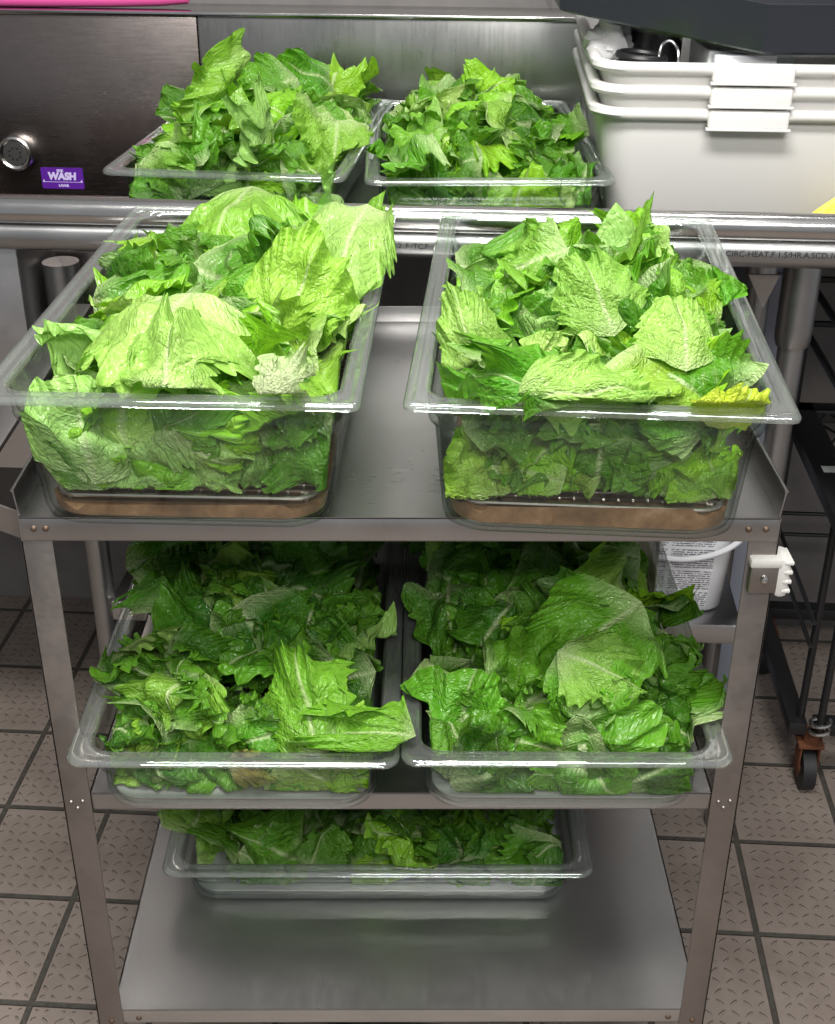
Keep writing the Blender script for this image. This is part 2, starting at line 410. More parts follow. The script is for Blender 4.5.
for sx in (-1, 1):
    v = [bm.verts.new(mt @ Vector((sx*.0335+dx, -.0055+dy, .0006))) for dx, dy in ((-.0025, -.0015), (.0025, -.0015), (0, .0035))]; bm.faces.new(v)
bm_obj('printed_line', bm, M_lilac, st, smooth=False)
# pink hose along the backsplash ledge
bm = bmesh.new()
tube(bm, [(-.95, 1.215, .290), (-.70, 1.22, .290), (-.58, 1.225, .291), (-.50, 1.23, .293), (-.452, 1.232, .296)], [.012, .012, .012, .012, .011], 14)
hose = bm_obj('pink_hose', bm, M_pink); hose.rotation_euler = (0, 0, TH)
tag(hose, 'bright pink rubber hose lying along the top ledge of the sink backsplash', 'hose')
bm = bmesh.new(); tube(bm, [(-.95, 1.248, .318), (-.80, 1.248, .314), (-.74, 1.248, .304), (-.68, 1.248, .292)], .010, 12)
hose = bm_obj('pink_hose', bm, M_pink); hose.rotation_euler = (0, 0, TH)
tag(hose, 'short pink hose end at the top left corner behind the long pink hose', 'hose')

# ================================================================ UTILITY CART
cart = empty('utility_cart', (0, 0, FLOOR), 0, label='three-shelf stainless steel utility cart holding the pans of lettuce', cat='cart')
CX0, CX1, CD = -.354, .3416, .520
def shelf(name, x0, x1, y0, y1, z, lip, up_side, up_back, mat, lab=None):
    bm = bmesh.new(); T = .0016; z += ZO
    box(bm, x0, x1, y0, y1, z-T, z, 0)
    box(bm, x0, x1, y0, y0+T, z-lip, z, .0007)
    box(bm, x0, x1, y1-T, y1, z-T, z+up_back, .0007)
    if up_side:
        for sx, xx in ((-1, x0), (1, x1)):
            m = Matrix.Translation((xx, 0, z)) @ Matrix.Rotation(sx*radians(6), 4, 'Y')
            box(bm, -T/2, T/2, y0+.002, y1, -.004, up_side, .0007, mtx=m)
            tube(bm, [m @ Vector((0, y0+.002, up_side)), m @ Vector((0, y1, up_side))], .0018, 8)
        for xx in (x0, x1): box(bm, xx-T/2, xx+T/2, y0, y1, z-lip, z, 0)
    else:
        for xx in (x0, x1-T): box(bm, xx, xx+T, y0, y1, z-lip, z+.0, 0)
    # stiffening under-lip
    box(bm, x0, x1, y0, y0+.012, z-lip, z-lip+T, .0006)
    o = bm_obj('shelf', bm, mat, cart)
    if lab: o['label'] = lab
    return o
top = shelf('t', CX0, CX1, 0, CD, 0, .025, .026, .020, M_shelf, 'top shelf with raised side flanges')
mid = shelf('m', -.328, .317, .004, .515, -.3267, .022, 0, 0, M_shelf, 'middle shelf')
bot = shelf('b', -.338, .338, .003, .515, -.6459, .022, 0, 0, M_shelf_dull, 'scratched bottom shelf')
def angle_leg(x0, x1, y0, y1, zt, outer):
    bm = bmesh.new(); T = .0022
    yy = (y0, y0+T) if y0 < .1 else (y1-T, y1)
    box(bm, x0, x1, *yy, .10, zt+ZO, .0006)
    if outer < 0: box(bm, x0, x0+T, y0, y1, .10, zt+ZO, .0006)
    else: box(bm, x1-T, x1, y0, y1, .10, zt+ZO, .0006)
    return bm_obj('leg', bm, M_leg, cart)
lf = angle_leg(-.3560, -.3270, .0018, .03, -.004, -1); rf = angle_leg(.3160, .3445, .0018, .03, -.004, 1)
lb = angle_leg(-.3560, -.3270, CD-.03, CD+.0, -.004, -1); rb = angle_leg(.3160, .3445, CD-.03, CD+.003, -.004, 1)
def rivet(parent, x, z, y=0., r=.0032, mat=None):
    bm = bmesh.new(); lathe(bm, [(.0002, .0022), (r*.6, .0018), (r, .0004), (r, -.002)], 14, mtx=Matrix.Translation((x, y, z+ZO)) @ Matrix.Rotation(pi/2, 4, 'X'))
    bm_obj('rivet', bm, mat or M_leg, parent)
for x in (-.342, -.331, .314, .330): rivet(top, x, -.012, mat=M_rivet)
for l, x in ((lf, -.3415), (rf, .330)):
    for dx, dz in ((-.006, 0), (.006, .001), (0, -.008)): rivet(l, x+dx, -.337+dz, .0018, .0026)
    rivet(l, x+.001, -.664, .0018, .0035, M_rivet)
for x in (-.309, .303): rivet(bot, x, -.660, .003, .0035, M_rivet)
# casters under the cart
for x in (-.341, .330):
    for y in (.03, CD-.03):
        bm = bmesh.new(); cyl(bm, (x-.012, y, .0445), (x+.012, y, .0445), .0445, seg=28)
        c = bm_obj('caster', bm, M_rubber, cart)
        bm = bmesh.new()
        for s in (-1, 1): box(bm, x+s*.017-.0015, x+s*.017+.0015, y-.014, y+.014, .035, .098, .001)
        box(bm, x-.019, x+.019, y-.02, y+.02, .096, .101, .001); bm_obj('caster_fork', bm, M_chrome, c)
# push handle on the left side
bm = bmesh.new()
box(bm, -.424, -.396, .03, CD, .016+ZO, .022+ZO, .001)
hd = bm_obj('push_handle', bm, M_shelf, cart)
for yy in (.03, CD-.004):
    bm = bmesh.new(); pts = [(-.430, .008), (-.398, .004), (-.357, -.014), (-.357, -.042), (-.398, -.024), (-.430, -.012)]
    A = [bm.verts.new((p[0], yy-.001, p[1]+ZO)) for p in pts]; Bv = [bm.verts.new((p[0], yy+.002, p[1]+ZO)) for p in pts]
    bm.faces.new(A); bm.faces.new(Bv[::-1])
    for k in range(6): bm.faces.new((A[k], A[(k+1) % 6], Bv[(k+1) % 6], Bv[k]))
    bmesh.ops.recalc_face_normals(bm, faces=bm.faces); bm_obj('handle_bracket', bm, M_leg, cart, smooth=False)
# corner bumper on the right front leg
bm = bmesh.new(); box(bm, .3190, .3480, -.007, .0018, -.078+ZO, -.045+ZO, .0035)
bmp = bm_obj('corner_bumper', bm, M_leg, cart)
bm = bmesh.new(); box(bm, .3180, .350, -.008, .010, -.050+ZO, -.040+ZO, .003)
box(bm, .3440, .3570, -.008, .022, -.082+ZO, -.040+ZO, .005)
for k in range(4): box(bm, .3500, .3588, -.0086, .020, -.076+ZO+k*.010, -.0722+ZO+k*.010, .0012)
bm_obj('bumper_cap', bm, M_clip, bmp)
bm = bmesh.new(); lathe(bm, [(.0002, .004), (.003, .003), (.0045, 0)], 14, mtx=Matrix.Translation((.333, -.007, -.061+ZO)) @ Matrix.Rotation(pi/2, 4, 'X')); bm_obj('bolt', bm, M_chrome, bmp)

# ================================================================ FOOD PANS
def pan_mesh(A, Bl, h):
    """clear food pan; outer size A x Bl, depth h; origin = front left corner of the rim, base at z 0"""
    cx, cy = A/2, Bl/2; hx, hy = A/2, Bl/2
    dr = .014 if h > .12 else .006
    def rg(i, z, r): return rring(hx-i, hy-i, max(r-i*.3-(dr if i < .012 else 0), .005), z, cx, cy)
    T = .003
    out = [rg(.0005, h-.0065, .022), rg(0, h-.003, .022), rg(.002, h-.0003, .022), rg(.006, h, .022), rg(.009, h-.0022, .024), rg(.013, h-.0022, .026), rg(.0155, h, .028), rg(.0185, h-.001, .030), rg(.0205, h-.006, .032)]
    rim_in = out[-1]
    bm = bmesh.new()
    under = [rg(.0235-.006, h-.007, .032), rg(.012, h-.0055, .026), rg(.006, h-.0052, .024), rg(.0035, h-.008, .022)]
    vs = loft(bm, [under[-1]] + out[:1] + out[1:]); bmesh.ops.recalc_face_normals(bm, faces=bm.faces)
    # underside of flange
    loft(bm, [rg(.0175, h-.006, .032)] + under[1:])
    bmesh.ops.remove_doubles(bm, verts=bm.verts, dist=1e-6)
    rim = bm
    bm = bmesh.new(); hb = h
    si = .034 if h > .12 else .0275
    inn = [rg(.0205, h-.006, .034), rg(.0225, h-.026, .036), rg(.0245, h-.030, .038), rg(.0265, h-.033, .04)]
    nb = 4
    for k in range(1, nb+1):
        f = k/nb; inn.append(rg(.0265+(si-.0265)*f, (h-.033)*(1-f)+.016*f, .044))
    ib = [inn[-1], rg(si+.002, .009, .044), rg(si+.007, .0045, .046), rg(si+.014, .003, .048)]
    outr = [rg(.0175, h-.006, .034), rg(.0195, h-.027, .036), rg(.0185, h-.030, .038), rg(.0195, h-.033, .038), rg(.0235, h-.036, .04)]
    for k in range(1, nb+1):
        f = k/nb; outr.append(rg(.0235+(si-.003-.0235)*f, (h-.036)*(1-f)+.014*f, .044))
    ob = [outr[-1], rg(si-.001, .006, .044), rg(si+.004, .0015, .046), rg(si+.012, 0, .048)]
    loft(bm, inn); loft(bm, outr)
    bmesh.ops.recalc_face_normals(bm, faces=bm.faces)
    b2 = bmesh.new(); loft(b2, ib, cap1=True); loft(b2, ob, cap1=True); bmesh.ops.recalc_face_normals(b2, faces=b2.faces)
    return rim, bm, si, b2
PANS = {}
def make_pan(key, x, y, z, rz, A, Bl, h, label, group=None):
    o = empty('food_pan', (x, y, z), rz, label=label, cat='food pan', group=group)
    rim, body, si, base = pan_mesh(A, Bl, h)
    bm_obj('pan_base', base, M_clear if h > .12 else M_base, o, angle=60)
    bm_obj('pan_body', body, M_clear, o, angle=60); bm_obj('pan_rim', rim, M_rim, o, angle=60)
    PANS[key] = (x, y, z, rz, A, Bl, h, si); return o
ZT, ZM, ZB, ZS = .0004, -.3263, -.6455, .0784
make_pan('TL', -.3634, -.0494, ZT, -.0421, .325, .595, .1386, 'tall clear plastic food pan at front left on the cart top shelf, full of lettuce')
make_pan('TR', -.0043, -.0608, ZT, -.0772, .325, .595, .1386, 'tall clear plastic food pan at front right on the cart top shelf, full of lettuce')
make_pan('ML', -.3320, -.0520, ZM, -.0075, .325, .53, .085, 'clear plastic food pan of lettuce on the left of the cart middle shelf')
make_pan('MR', -.0060, -.0510, ZM, -.0077, .325, .53, .085, 'clear plastic food pan of lettuce on the right of the cart middle shelf')
make_pan('BO', -.3005, .143, ZB, -.0031, .53, .325, .073, 'shallow clear plastic food pan lying crossways alone on the cart bottom shelf')
make_pan('KL', -.4036, .6671, ZS, -.1169, .325, .53, .075, 'clear plastic food pan heaped with lettuce at the back left, behind the sink rail')
make_pan('KR', -.0555, .6150, ZS, .0177, .325, .53, .075, 'clear plastic food pan heaped with lettuce at the back right, beside the white tubs')

def pan_world(key, u, v, z):
    x, y, zz, rz, A, Bl, h, si = PANS[key]
    return (x + u*cos(rz) - v*sin(rz), y + u*sin(rz) + v*cos(rz), zz + z)
# wire racks and muddy water in the top pans, drain trays elsewhere
M_wire = steel('wire_rack_steel', (.5, .47, .43), .25, .4)
def rack(key, label, inset=.045, z=.027):
    x, y, zz, rz, A, Bl, h, si = PANS[key]
    o = empty('wire_rack', (x, y, zz), rz, label=label, cat='rack')
    bm = bmesh.new(); ring = rring(A/2-inset, Bl/2-inset, .02, z, A/2, Bl/2, 5); tube(bm, ring, .0024, 8, closed=True)
    bm_obj('rack_frame', bm, M_wire, o)
    bm = bmesh.new()
    n = int((A-2*inset)/.0125)
    for k in range(1, n): 
        u = inset + (A-2*inset)*k/n; box(bm, u-.0009, u+.0009, inset, Bl-inset, z-.001, z+.0008)
    n = int((Bl-2*inset)/.0125)
    for k in range(1, n):
        v = inset + (Bl-2*inset)*k/n; box(bm, inset, A-inset, v-.0009, v+.0009, z+.0004, z+.0022)
    bm_obj('rack_grid', bm, M_wire, o, smooth=False)
    for u in (inset+.01, A-inset-.01):
        for v in (inset+.012, Bl-inset-.012):
            bm = bmesh.new(); tube(bm, [(u, v, z), (u, v, .006)], .0024, 8); bm_obj('foot', bm, M_wire, o)
rack('TL', 'wire footed rack under the lettuce in the front left pan')
rack('TR', 'wire footed rack under the lettuce in the front right pan')
def mud_mat():
    t = NT('muddy_rinse_water'); b = t.b; o = t.obj()
    n = t.noise(o, 28, 6, .7)
    t.link(t.ramp(n, [(.3, (.10, .055, .028)), (.55, (.24, .135, .07)), (.75, (.40, .27, .17))]), b.inputs['Base Color'])
    b.inputs['Roughness'].default_value = .3; t.link(t.bump(n, .3, .001), b.inputs['Normal']); return t.m
M_mud = mud_mat()
def mud(key, label, top):
    x, y, zz, rz, A, Bl, h, si = PANS[key]; rnd = random.Random(key)
    bm = bmesh.new()
    def wob(r, i): 
        return [(p[0], p[1], p[2] + top*.18*sin(k*1.7)+top*.12*sin(k*.9+2)) for k, p in enumerate(r)]
    r0 = rring(A/2-si-.014, Bl/2-si-.014, .03, .0036, A/2, Bl/2); r1 = rring(A/2-si-.0045, Bl/2-si-.0045, .036, .010, A/2, Bl/2)
    r2 = wob(rring(A/2-si-.0035, Bl/2-si-.0035, .036, top, A/2, Bl/2), 0)
    r3 = rring(A/2-si-.01, Bl/2-si-.01, .036, top*.9, A/2, Bl/2)
    loft(bm, [r0, r1, r2, r3], cap0=True, cap1=True)
    o = bm_obj('muddy_water', bm, M_mud, loc=(x, y, zz)); o.rotation_euler = (0, 0, rz); tag(o, label, 'water')
mud('TL', 'brown muddy rinse water lying in the bottom of the front left pan', .019)
mud('TR', 'brown muddy rinse water lying in the bottom of the front right pan', .025)
def tray(key, label, z=.016):
    x, y, zz, rz, A, Bl, h, si = PANS[key]
    bm = bmesh.new(); loft(bm, [rring(A/2-si-.004, Bl/2-si-.004, .03, z-.002, A/2, Bl/2), rring(A/2-si-.004, Bl/2-si-.004, .03, z, A/2, Bl/2)], cap0=True, cap1=True)
    # raised ribs of the false bottom and its short feet
    for k in range(9):
        u = si+.025 + (A-2*si-.05)*k/8; box(bm, u-.006, u+.006, si+.02, Bl-si-.02, z, z+.0016, .0006)
    for u in (si+.03, A-si-.03):
        for v in (si+.03, Bl-si-.03): cyl(bm, (u, v, .0032), (u, v, z-.002), .006, seg=14)
    o = bm_obj('drain_tray', bm, M_frost, loc=(x, y, zz)); o.rotation_euler = (0, 0, rz); tag(o, label, 'drain tray')
tray('ML', 'scuffed clear drain tray in the bottom of the middle shelf left pan')
tray('MR', 'scuffed clear drain tray in the bottom of the middle shelf right pan')
tray('BO', 'clear drain tray in the bottom of the pan on the bottom shelf')

# ================================================================ LETTUCE
def leaf_grid(rng, L, wr=1.0, ruf=1.0, span=1.35, nphi=190, nt=16, fold=.3, bend=1.2, cross=.5, crumple=1.0, rollk=0.):
    ph = np.linspace(-1, 1, nphi)[None, :]*span; t = (np.linspace(0.0, 1, nt)**.62)[:, None]
    p = rng.uniform(0, 2*pi, 12)
    Rr = (1-.30*(ph/span)**2)*(1+.04*np.sin(3.3*ph+p[0])+.10*np.abs(np.sin(3.6*ph+p[1]))+.07*np.abs(np.sin(9.5*ph+p[2]+.8*np.sin(3*ph+p[9])))-.07)
    a9 = 10*ph + 1.5*np.sin(2.3*ph+p[3]) + p[4]; a24 = 44*ph + 1.5*np.sin(4*ph+p[5]) + p[6]; am = .7+.3*np.sin(6*ph+p[8])
    rr = t*Rr
    z = ruf*(.09*t**2.0*np.sin(3.4*ph+p[7]) + .095*t**2.6*np.sin(a9) + .068*t**7*am*np.sin(a24) + .02*t**5*np.sin(a24*.53+p[10]))
    rr = rr + ruf*(.035*t**5*np.cos(a9) + .009*t**9*am*np.cos(a24))
    phs = ph + ruf*(.05*t**4*np.cos(a9+1.0) + .010*t**9*am*np.cos(a24+.7))
    X = wr*rr*np.sin(phs); Y = rr*np.cos(phs*.98)
    u = np.broadcast_to(t*np.sin(ph)*.75, X.shape).copy(); v = np.broadcast_to(t*np.cos(ph), X.shape).copy()
    e = np.broadcast_to(t, X.shape).copy()
    # blisters between veins, midrib groove, fold
    z = z + fold*.25*np.abs(X) + .006*np.sin(26*(Y-.8*np.abs(X)))*(1-.6*t)*np.minimum(1, np.abs(X)*8)
    X, Y, z = X*L, Y*L, z*L
    # crumple with random long waves
    for k in range(5):
        kx, ky = rng.normal(0, 1, 2); kn = math.hypot(kx, ky)+1e-6; wl = L*rng.uniform(.28, .75); q = 2*pi/wl
        z = z + crumple*.035*L*np.sin((kx*X+ky*Y)/kn*q + rng.uniform(0, 6.3))*np.minimum(1, t*2)
    # cross curl (around Y axis) and length bend (around X axis)
    if abs(cross) > 1e-3:
        k = cross/(L*.7); ang = X*k; X, z = (np.sin(ang)/k - z*np.sin(ang)), (-(1-np.cos(ang))/k + z*np.cos(ang))
    if abs(bend) > 1e-3:
        k = bend/L; c0 = L*.5; ang = (Y-c0)*k; Y, z = (np.sin(ang)/k + z*np.sin(ang)), (-(1-np.cos(ang))/k + z*np.cos(ang))
    P = np.stack([X, Y, z], -1).reshape(-1, 3)
    return P, np.stack([u, v], -1).reshape(-1, 2), e.reshape(-1), nphi, nt
def quads(nphi, nt, off=0):
    i = np.arange(nt-1)[:, None]*nphi + np.arange(nphi-1)[None, :]
    return (np.stack([i, i+1, i+nphi+1, i+nphi], -1).reshape(-1, 4) + off)
def np_mesh(name, V, Q, UV, E_):
    me = bpy.data.meshes.new(name); nv, nf = len(V), len(Q)
    me.vertices.add(nv); me.vertices.foreach_set('co', V.astype(np.float32).ravel())
    me.loops.add(nf*4); me.loops.foreach_set('vertex_index', Q.astype(np.int32).ravel())
    me.polygons.add(nf); me.polygons.foreach_set('loop_start', (np.arange(nf)*4).astype(np.int32))
    try: me.polygons.foreach_set('loop_total', np.full(nf, 4, np.int32))
    except Exception: pass
    me.update(calc_edges=True)
    me.polygons.foreach_set('use_smooth', np.ones(nf, bool))
    l = me.uv_layers.new(name='leaf'); l.data.foreach_set('uv', UV[Q.ravel()].astype(np.float32).ravel())
    l = me.uv_layers.new(name='edge'); l.data.foreach_set('uv', np.stack([E_[Q.ravel()], E_[Q.ravel()]], -1).astype(np.float32).ravel())
    me.materials.append(M_leaf); me.update(); return me
def frame(n, d):
    n = Vector(n).normalized(); d = Vector(d); d = (d - n*d.dot(n)).normalized(); x = d.cross(n)
    return np.array([[x.x, x.y, x.z], [d.x, d.y, d.z], [n.x, n.y, n.z]])   # rows
def clamp_pan(P, key, rng, over=.0, floor_=.028, ceil=None, mg=None):
    """keep a leaf inside its pan: leaves press flat against the clear walls"""
    x, y, zz, rz, A, Bl, h, si = PANS[key]
    mg = rng.uniform(.0015, .010) if mg is None else mg
    u, v, z = P[:, 0], P[:, 1], P[:, 2]
    z = np.where(z < floor_, floor_ + (z-floor_)*.05 + rng.uniform(0, .004), z)
    f = np.clip((h-.005-z)/(h), 0, 1)
    lim = .0235 + (si-.0235)*np.clip(f*1.3, 0, 1) + mg
    up = np.clip((z-(h+.001))/.012, 0, 1)
    lim = lim*(1-up) + (-over)*up
    def soft(c, half, lim):
        d = half-lim; a = np.abs(c-half); s = np.sign(c-half)
        e = np.where(a > d, d - .0045*np.tanh((a-d)*12)*(1-up) + up*.40*(a-d), a)
        return half + s*e
    u = soft(u, A/2, lim); v = soft(v, Bl/2, lim)
    if ceil is not None: z = np.where(z > ceil, ceil + (z-ceil)*.05, z)
    return np.stack([u, v, z], -1)
def to_world_local(P, key):  # pan coords -> world
    x, y, zz, rz, A, Bl, h, si = PANS[key]; c, s = cos(rz), sin(rz)
    return np.stack([x + P[:, 0]*c - P[:, 1]*s, y + P[:, 0]*s + P[:, 1]*c, zz + P[:, 2]], -1)
def put_leaf(W, UV, E_, nphi, nt, color, label, group=None):
    c = W.mean(0); c[2] = W[:, 2].min()
    me = np_mesh('lettuce_leaf', W-c, quads(nphi, nt), UV, E_)
    o = bpy.data.objects.new('lettuce_leaf', me); COL.objects.link(o); o.location = c; o.color = (*color, 1)
    tag(o, label, 'lettuce', group); return o
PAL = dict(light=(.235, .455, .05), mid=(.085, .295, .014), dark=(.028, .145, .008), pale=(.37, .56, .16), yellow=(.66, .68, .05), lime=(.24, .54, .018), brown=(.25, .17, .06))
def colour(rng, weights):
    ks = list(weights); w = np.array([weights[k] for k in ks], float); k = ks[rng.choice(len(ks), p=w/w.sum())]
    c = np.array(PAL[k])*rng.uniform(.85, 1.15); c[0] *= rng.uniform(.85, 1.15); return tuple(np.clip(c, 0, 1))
FILL = []
def fill_pan(key, n, hfun, Lr, weights, label, group, seed, over=.0, floor_=.034, ceil=None, wall=8, nfill=70, area_=(0, 1, 0, 1), tilt=.75):
    rng = np.random.default_rng(seed)
    x, y, zz, rz, A, Bl, h, si = PANS[key]
    g = PANS[key]
    # stratified positions, laid from the bottom of the heap upwards
    nu = max(2, int(round(math.sqrt(n*A/Bl)))); nv = int(math.ceil(n/nu)); cells = [(i, j) for i in range(nu) for j in range(nv)]
    rng.shuffle(cells)
    for (i, j) in cells[:n]:
        fu = (i+rng.uniform(.05, .95))/nu; fv = (j+rng.uniform(.05, .95))/nv
        fu = area_[0] + (area_[1]-area_[0])*fu; fv = area_[2] + (area_[3]-area_[2])*fv
        u = si + .000 + (A-2*si)*fu; v = si + .012 + (Bl-2*si-.024)*fv
        e = .01; hz = hfun(u/A, v/Bl); gx = (hfun(u/A+e, v/Bl)-hz)/(e*A); gy = (hfun(u/A, v/Bl+e)-hz)/(e*Bl)
        L = rng.uniform(*Lr)*.97
        nrm = Vector((-gx, -gy, 1)).normalized() + Vector((rng.normal(0, tilt), rng.normal(0, tilt)-.30, rng.normal(0, .15)))
        if nrm.z < .15: nrm.z = .15
        a = rng.uniform(0, 2*pi); d = Vector((cos(a), sin(a)*1.0-.35, rng.uniform(-.1, .5)))
        P, UV, E_, nphi, nt = leaf_grid(rng, L, rng.uniform(.75, 1.1), rng.uniform(.75, 1.35), rng.uniform(1.1, 1.6), fold=rng.uniform(-.6, .8), bend=rng.uniform(.3, 1.9), cross=rng.uniform(-.6, 1.9), crumple=rng.uniform(.7, 1.7))
        P = P - np.array([0, L*.05, 0])
        W = P @ frame(nrm, d) + np.array([u, v, hz - rng.uniform(0.0, .028)])
        W = clamp_pan(W, key, rng, over, floor_, ceil)
        put_leaf(to_world_local(W, key), UV, E_, nphi, nt, colour(rng, weights), label, group)
    for k in range(wall):      # leaves standing against the clear front wall
        L = rng.uniform(Lr[0]*.75, Lr[1]*.85); u = si+.02+(A-2*si-.04)*((k+rng.uniform(.1, .9))/wall)
        ztop = h-.02; z = rng.uniform(floor_+.02, max(floor_+.025, ztop-.02)); v = si + rng.uniform(.006, .03)
        P, UV, E_, nphi, nt = leaf_grid(rng, L, rng.uniform(.8, 1.2), rng.uniform(.9, 1.5), rng.uniform(1.2, 1.6), fold=.3, bend=rng.uniform(-.2, 1.0), cross=rng.uniform(-.3, 1.2), crumple=1.2)
        a = rng.uniform(0, 2*pi); W = P @ frame((rng.normal(0, .35), -1, rng.uniform(0, .7)), (cos(a), 0, sin(a))) + np.array([u, v, z])
        W = clamp_pan(W, key, rng, over, floor_, ceil)
        put_leaf(to_world_local(W, key), UV, E_, nphi, nt, colour(rng, weights), label, group)
    for k in range(nfill):     # deeper leaves, all in one object later
        u = si+.02+(A-2*si-.04)*rng.uniform(0, 1); v = si+.02+(Bl-2*si-.04)*rng.uniform(0, 1)
        fu, fv = u/A, v/Bl
        top_ = hfun(fu, fv)-.008; z = floor_+.01 + max(0, top_-floor_-.01)*rng.uniform(0, 1)**.6
        L = rng.uniform(.045, .08)
        P, UV, E_, nphi, nt = leaf_grid(rng, L, 1.0, 1.2, 1.4, nphi=84, nt=9, fold=.3, bend=rng.uniform(.2, 1.2), cross=rng.uniform(-.4, 1.2))
        W = P @ frame(rng.normal(0, 1, 3)+np.array([0, 0, .6]), rng.normal(0, 1, 3)) + np.array([u, v, z])
        W = clamp_pan(W, key, rng, 0, floor_, min(top_+.02, ceil or 9))
        FILL.append((to_world_local(W, key), UV, E_, nphi, nt))
def G(u, v, cu, cv, s, a): return a*math.exp(-((u-cu)**2+(v-cv)**2)/(2*s*s))
H = dict(
 TL=lambda u, v: .122 + .01*(v) + G(u, v, .65, .70, .25, .020) + G(u, v, .45, .35, .25, .02) - G(u, v, -.05, .2, .20, .05) ,
 TR=lambda u, v: .116 + G(u, v, .50, .40, .27, .070) + G(u, v, .45, .55, .2, .02) - G(u, v, .5, 1.0, .25, .07),
 ML=lambda u, v: .075 + G(u, v, .45, .5, .35, .065) + G(u, v, .3, .75, .25, .03),
 MR=lambda u, v: .070 + G(u, v, .42, .5, .35, .065) + G(u, v, .4, .8, .25, .03),
 BO=lambda u, v: .060 + G(u, v, .5, .6, .5, .035),
 KL=lambda u, v: .066 + G(u, v, .5, .42, .26, .066) + G(u, v, .6, .75, .22, .055),
 KR=lambda u, v: .058 + G(u, v, .45, .42, .27, .072) + G(u, v, .45, .75, .25, .02))
GR = 'curly lettuce leaves heaped in the pans'
LB = 'curly green lettuce leaf heaped in the '
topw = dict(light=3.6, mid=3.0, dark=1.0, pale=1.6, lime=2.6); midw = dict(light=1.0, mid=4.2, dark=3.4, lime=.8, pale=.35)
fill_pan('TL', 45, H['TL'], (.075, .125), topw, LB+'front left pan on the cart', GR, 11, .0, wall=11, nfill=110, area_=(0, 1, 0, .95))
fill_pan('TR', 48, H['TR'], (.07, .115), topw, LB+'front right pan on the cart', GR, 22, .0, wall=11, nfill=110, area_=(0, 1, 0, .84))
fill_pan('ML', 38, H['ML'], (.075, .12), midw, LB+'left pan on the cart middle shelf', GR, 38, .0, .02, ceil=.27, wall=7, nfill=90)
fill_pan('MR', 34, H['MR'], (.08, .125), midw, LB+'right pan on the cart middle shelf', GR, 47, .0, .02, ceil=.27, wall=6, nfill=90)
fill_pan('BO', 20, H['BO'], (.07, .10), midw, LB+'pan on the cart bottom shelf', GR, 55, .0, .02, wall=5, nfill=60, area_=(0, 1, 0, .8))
fill_pan('KL', 26, H['KL'], (.08, .13), topw, LB+'back left pan behind the sink rail', GR, 66, .004, .01, wall=5, nfill=70, area_=(0, 1, 0, .9))
fill_pan('KR', 26, H['KR'], (.08, .125), topw, LB+'back right pan beside the white tubs', GR, 77, .0, .01, wall=5, nfill=70, area_=(0, 1, 0, .9))
# the rest of the leaves, deep in the heaps
off = 0; Vs, Qs, Us, Es = [], [], [], []
for W, UV, E_, a, b in FILL:
    Vs.append(W); Us.append(UV); Es.append(E_); Qs.append(quads(a, b, off)); off += len(W)
me = np_mesh('lettuce_leaves', np.concatenate(Vs), np.concatenate(Qs), np.concatenate(Us), np.concatenate(Es))
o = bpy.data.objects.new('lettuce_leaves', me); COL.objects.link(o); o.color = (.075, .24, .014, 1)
tag(o, 'small torn green lettuce leaves packed deep beneath the larger leaves in the pans', 'lettuce', kind='stuff')

def hero(key, base, tip, nrm, L_scale, color, label, seed, wr=1.0, ruf=1.0, span=1.3, fold=.3, bend=.5, cross=.3, crumple=.6, over=.03, floor_=.028, clampit=True):
    rng = np.random.default_rng(seed); base, tip = np.array(base), np.array(tip); d = tip-base; L = float(np.linalg.norm(d))*L_scale
    P, UV, E_, nphi, nt = leaf_grid(rng, L, wr, ruf, span, nphi=190, nt=22, fold=fold, bend=bend, cross=cross, crumple=crumple)
    W = P @ frame(nrm, d) + base
    if clampit:
        x, y, zz, rz, A, Bl, h, si = PANS[key]; c, s = cos(rz), sin(rz); Q = W-np.array([x, y, zz])
        Q = np.stack([Q[:, 0]*c+Q[:, 1]*s, -Q[:, 0]*s+Q[:, 1]*c, Q[:, 2]], -1)
        W = to_world_local(clamp_pan(Q, key, rng, over, floor_, mg=.002), key)
    return put_leaf(W, UV, E_, nphi, nt, color, label)
hero('TL', (-.104, .136, .165), (-.050, .200, .252), (-.1, -1, .55), 1.0, (.33, .58, .07), 'pale green lettuce leaf standing up tallest at the back right of the front left pan', 1, wr=.62, bend=.3, ruf=.8, clampit=False)
hero('TL', (-.060, .235, .185), (-.104, .062, .160), (-.1, -.5, 1), .84, (.34, .56, .13), 'large pale matt lettuce leaf lying over the middle right of the front left pan', 2, wr=.62, bend=.7, cross=.5, ruf=.9, over=.0)
hero('TL', (-.215, .030, .172), (-.262, -.120, .120), (-.15, -.35, 1), .78, (.37, .60, .13), 'broad pale lettuce leaf spread over the front left corner of the front left pan', 3, wr=1.0, bend=.8, cross=.7, ruf=1.0, crumple=1.1, over=.0)
hero('TL', (-.200, -.02, .170), (-.195, .09, .188), (0, -.5, 1), .9, (.36, .60, .13), 'pale folded lettuce leaf in the middle left of the front left pan', 4, wr=.7, bend=.7, cross=1.3, ruf=1.3, crumple=1.4, over=.0)
hero('TL', (-.10, -.075, .165), (-.070, -.02, .188), (.2, -.8, .8), 1.0, (.60, .68, .40), 'whitish lettuce heart leaf at the right of the front left pan', 5, wr=.5, bend=.4, cross=1.5, ruf=1.5, over=.0)
hero('TL', (-.20, .42, .165), (-.25, .20, .170), (-.2, -.3, 1), .7, (.24, .50, .05), 'long lettuce leaf lying down the back left of the front left pan', 6, wr=.7, bend=.7, cross=.8, ruf=1.2, over=.0)
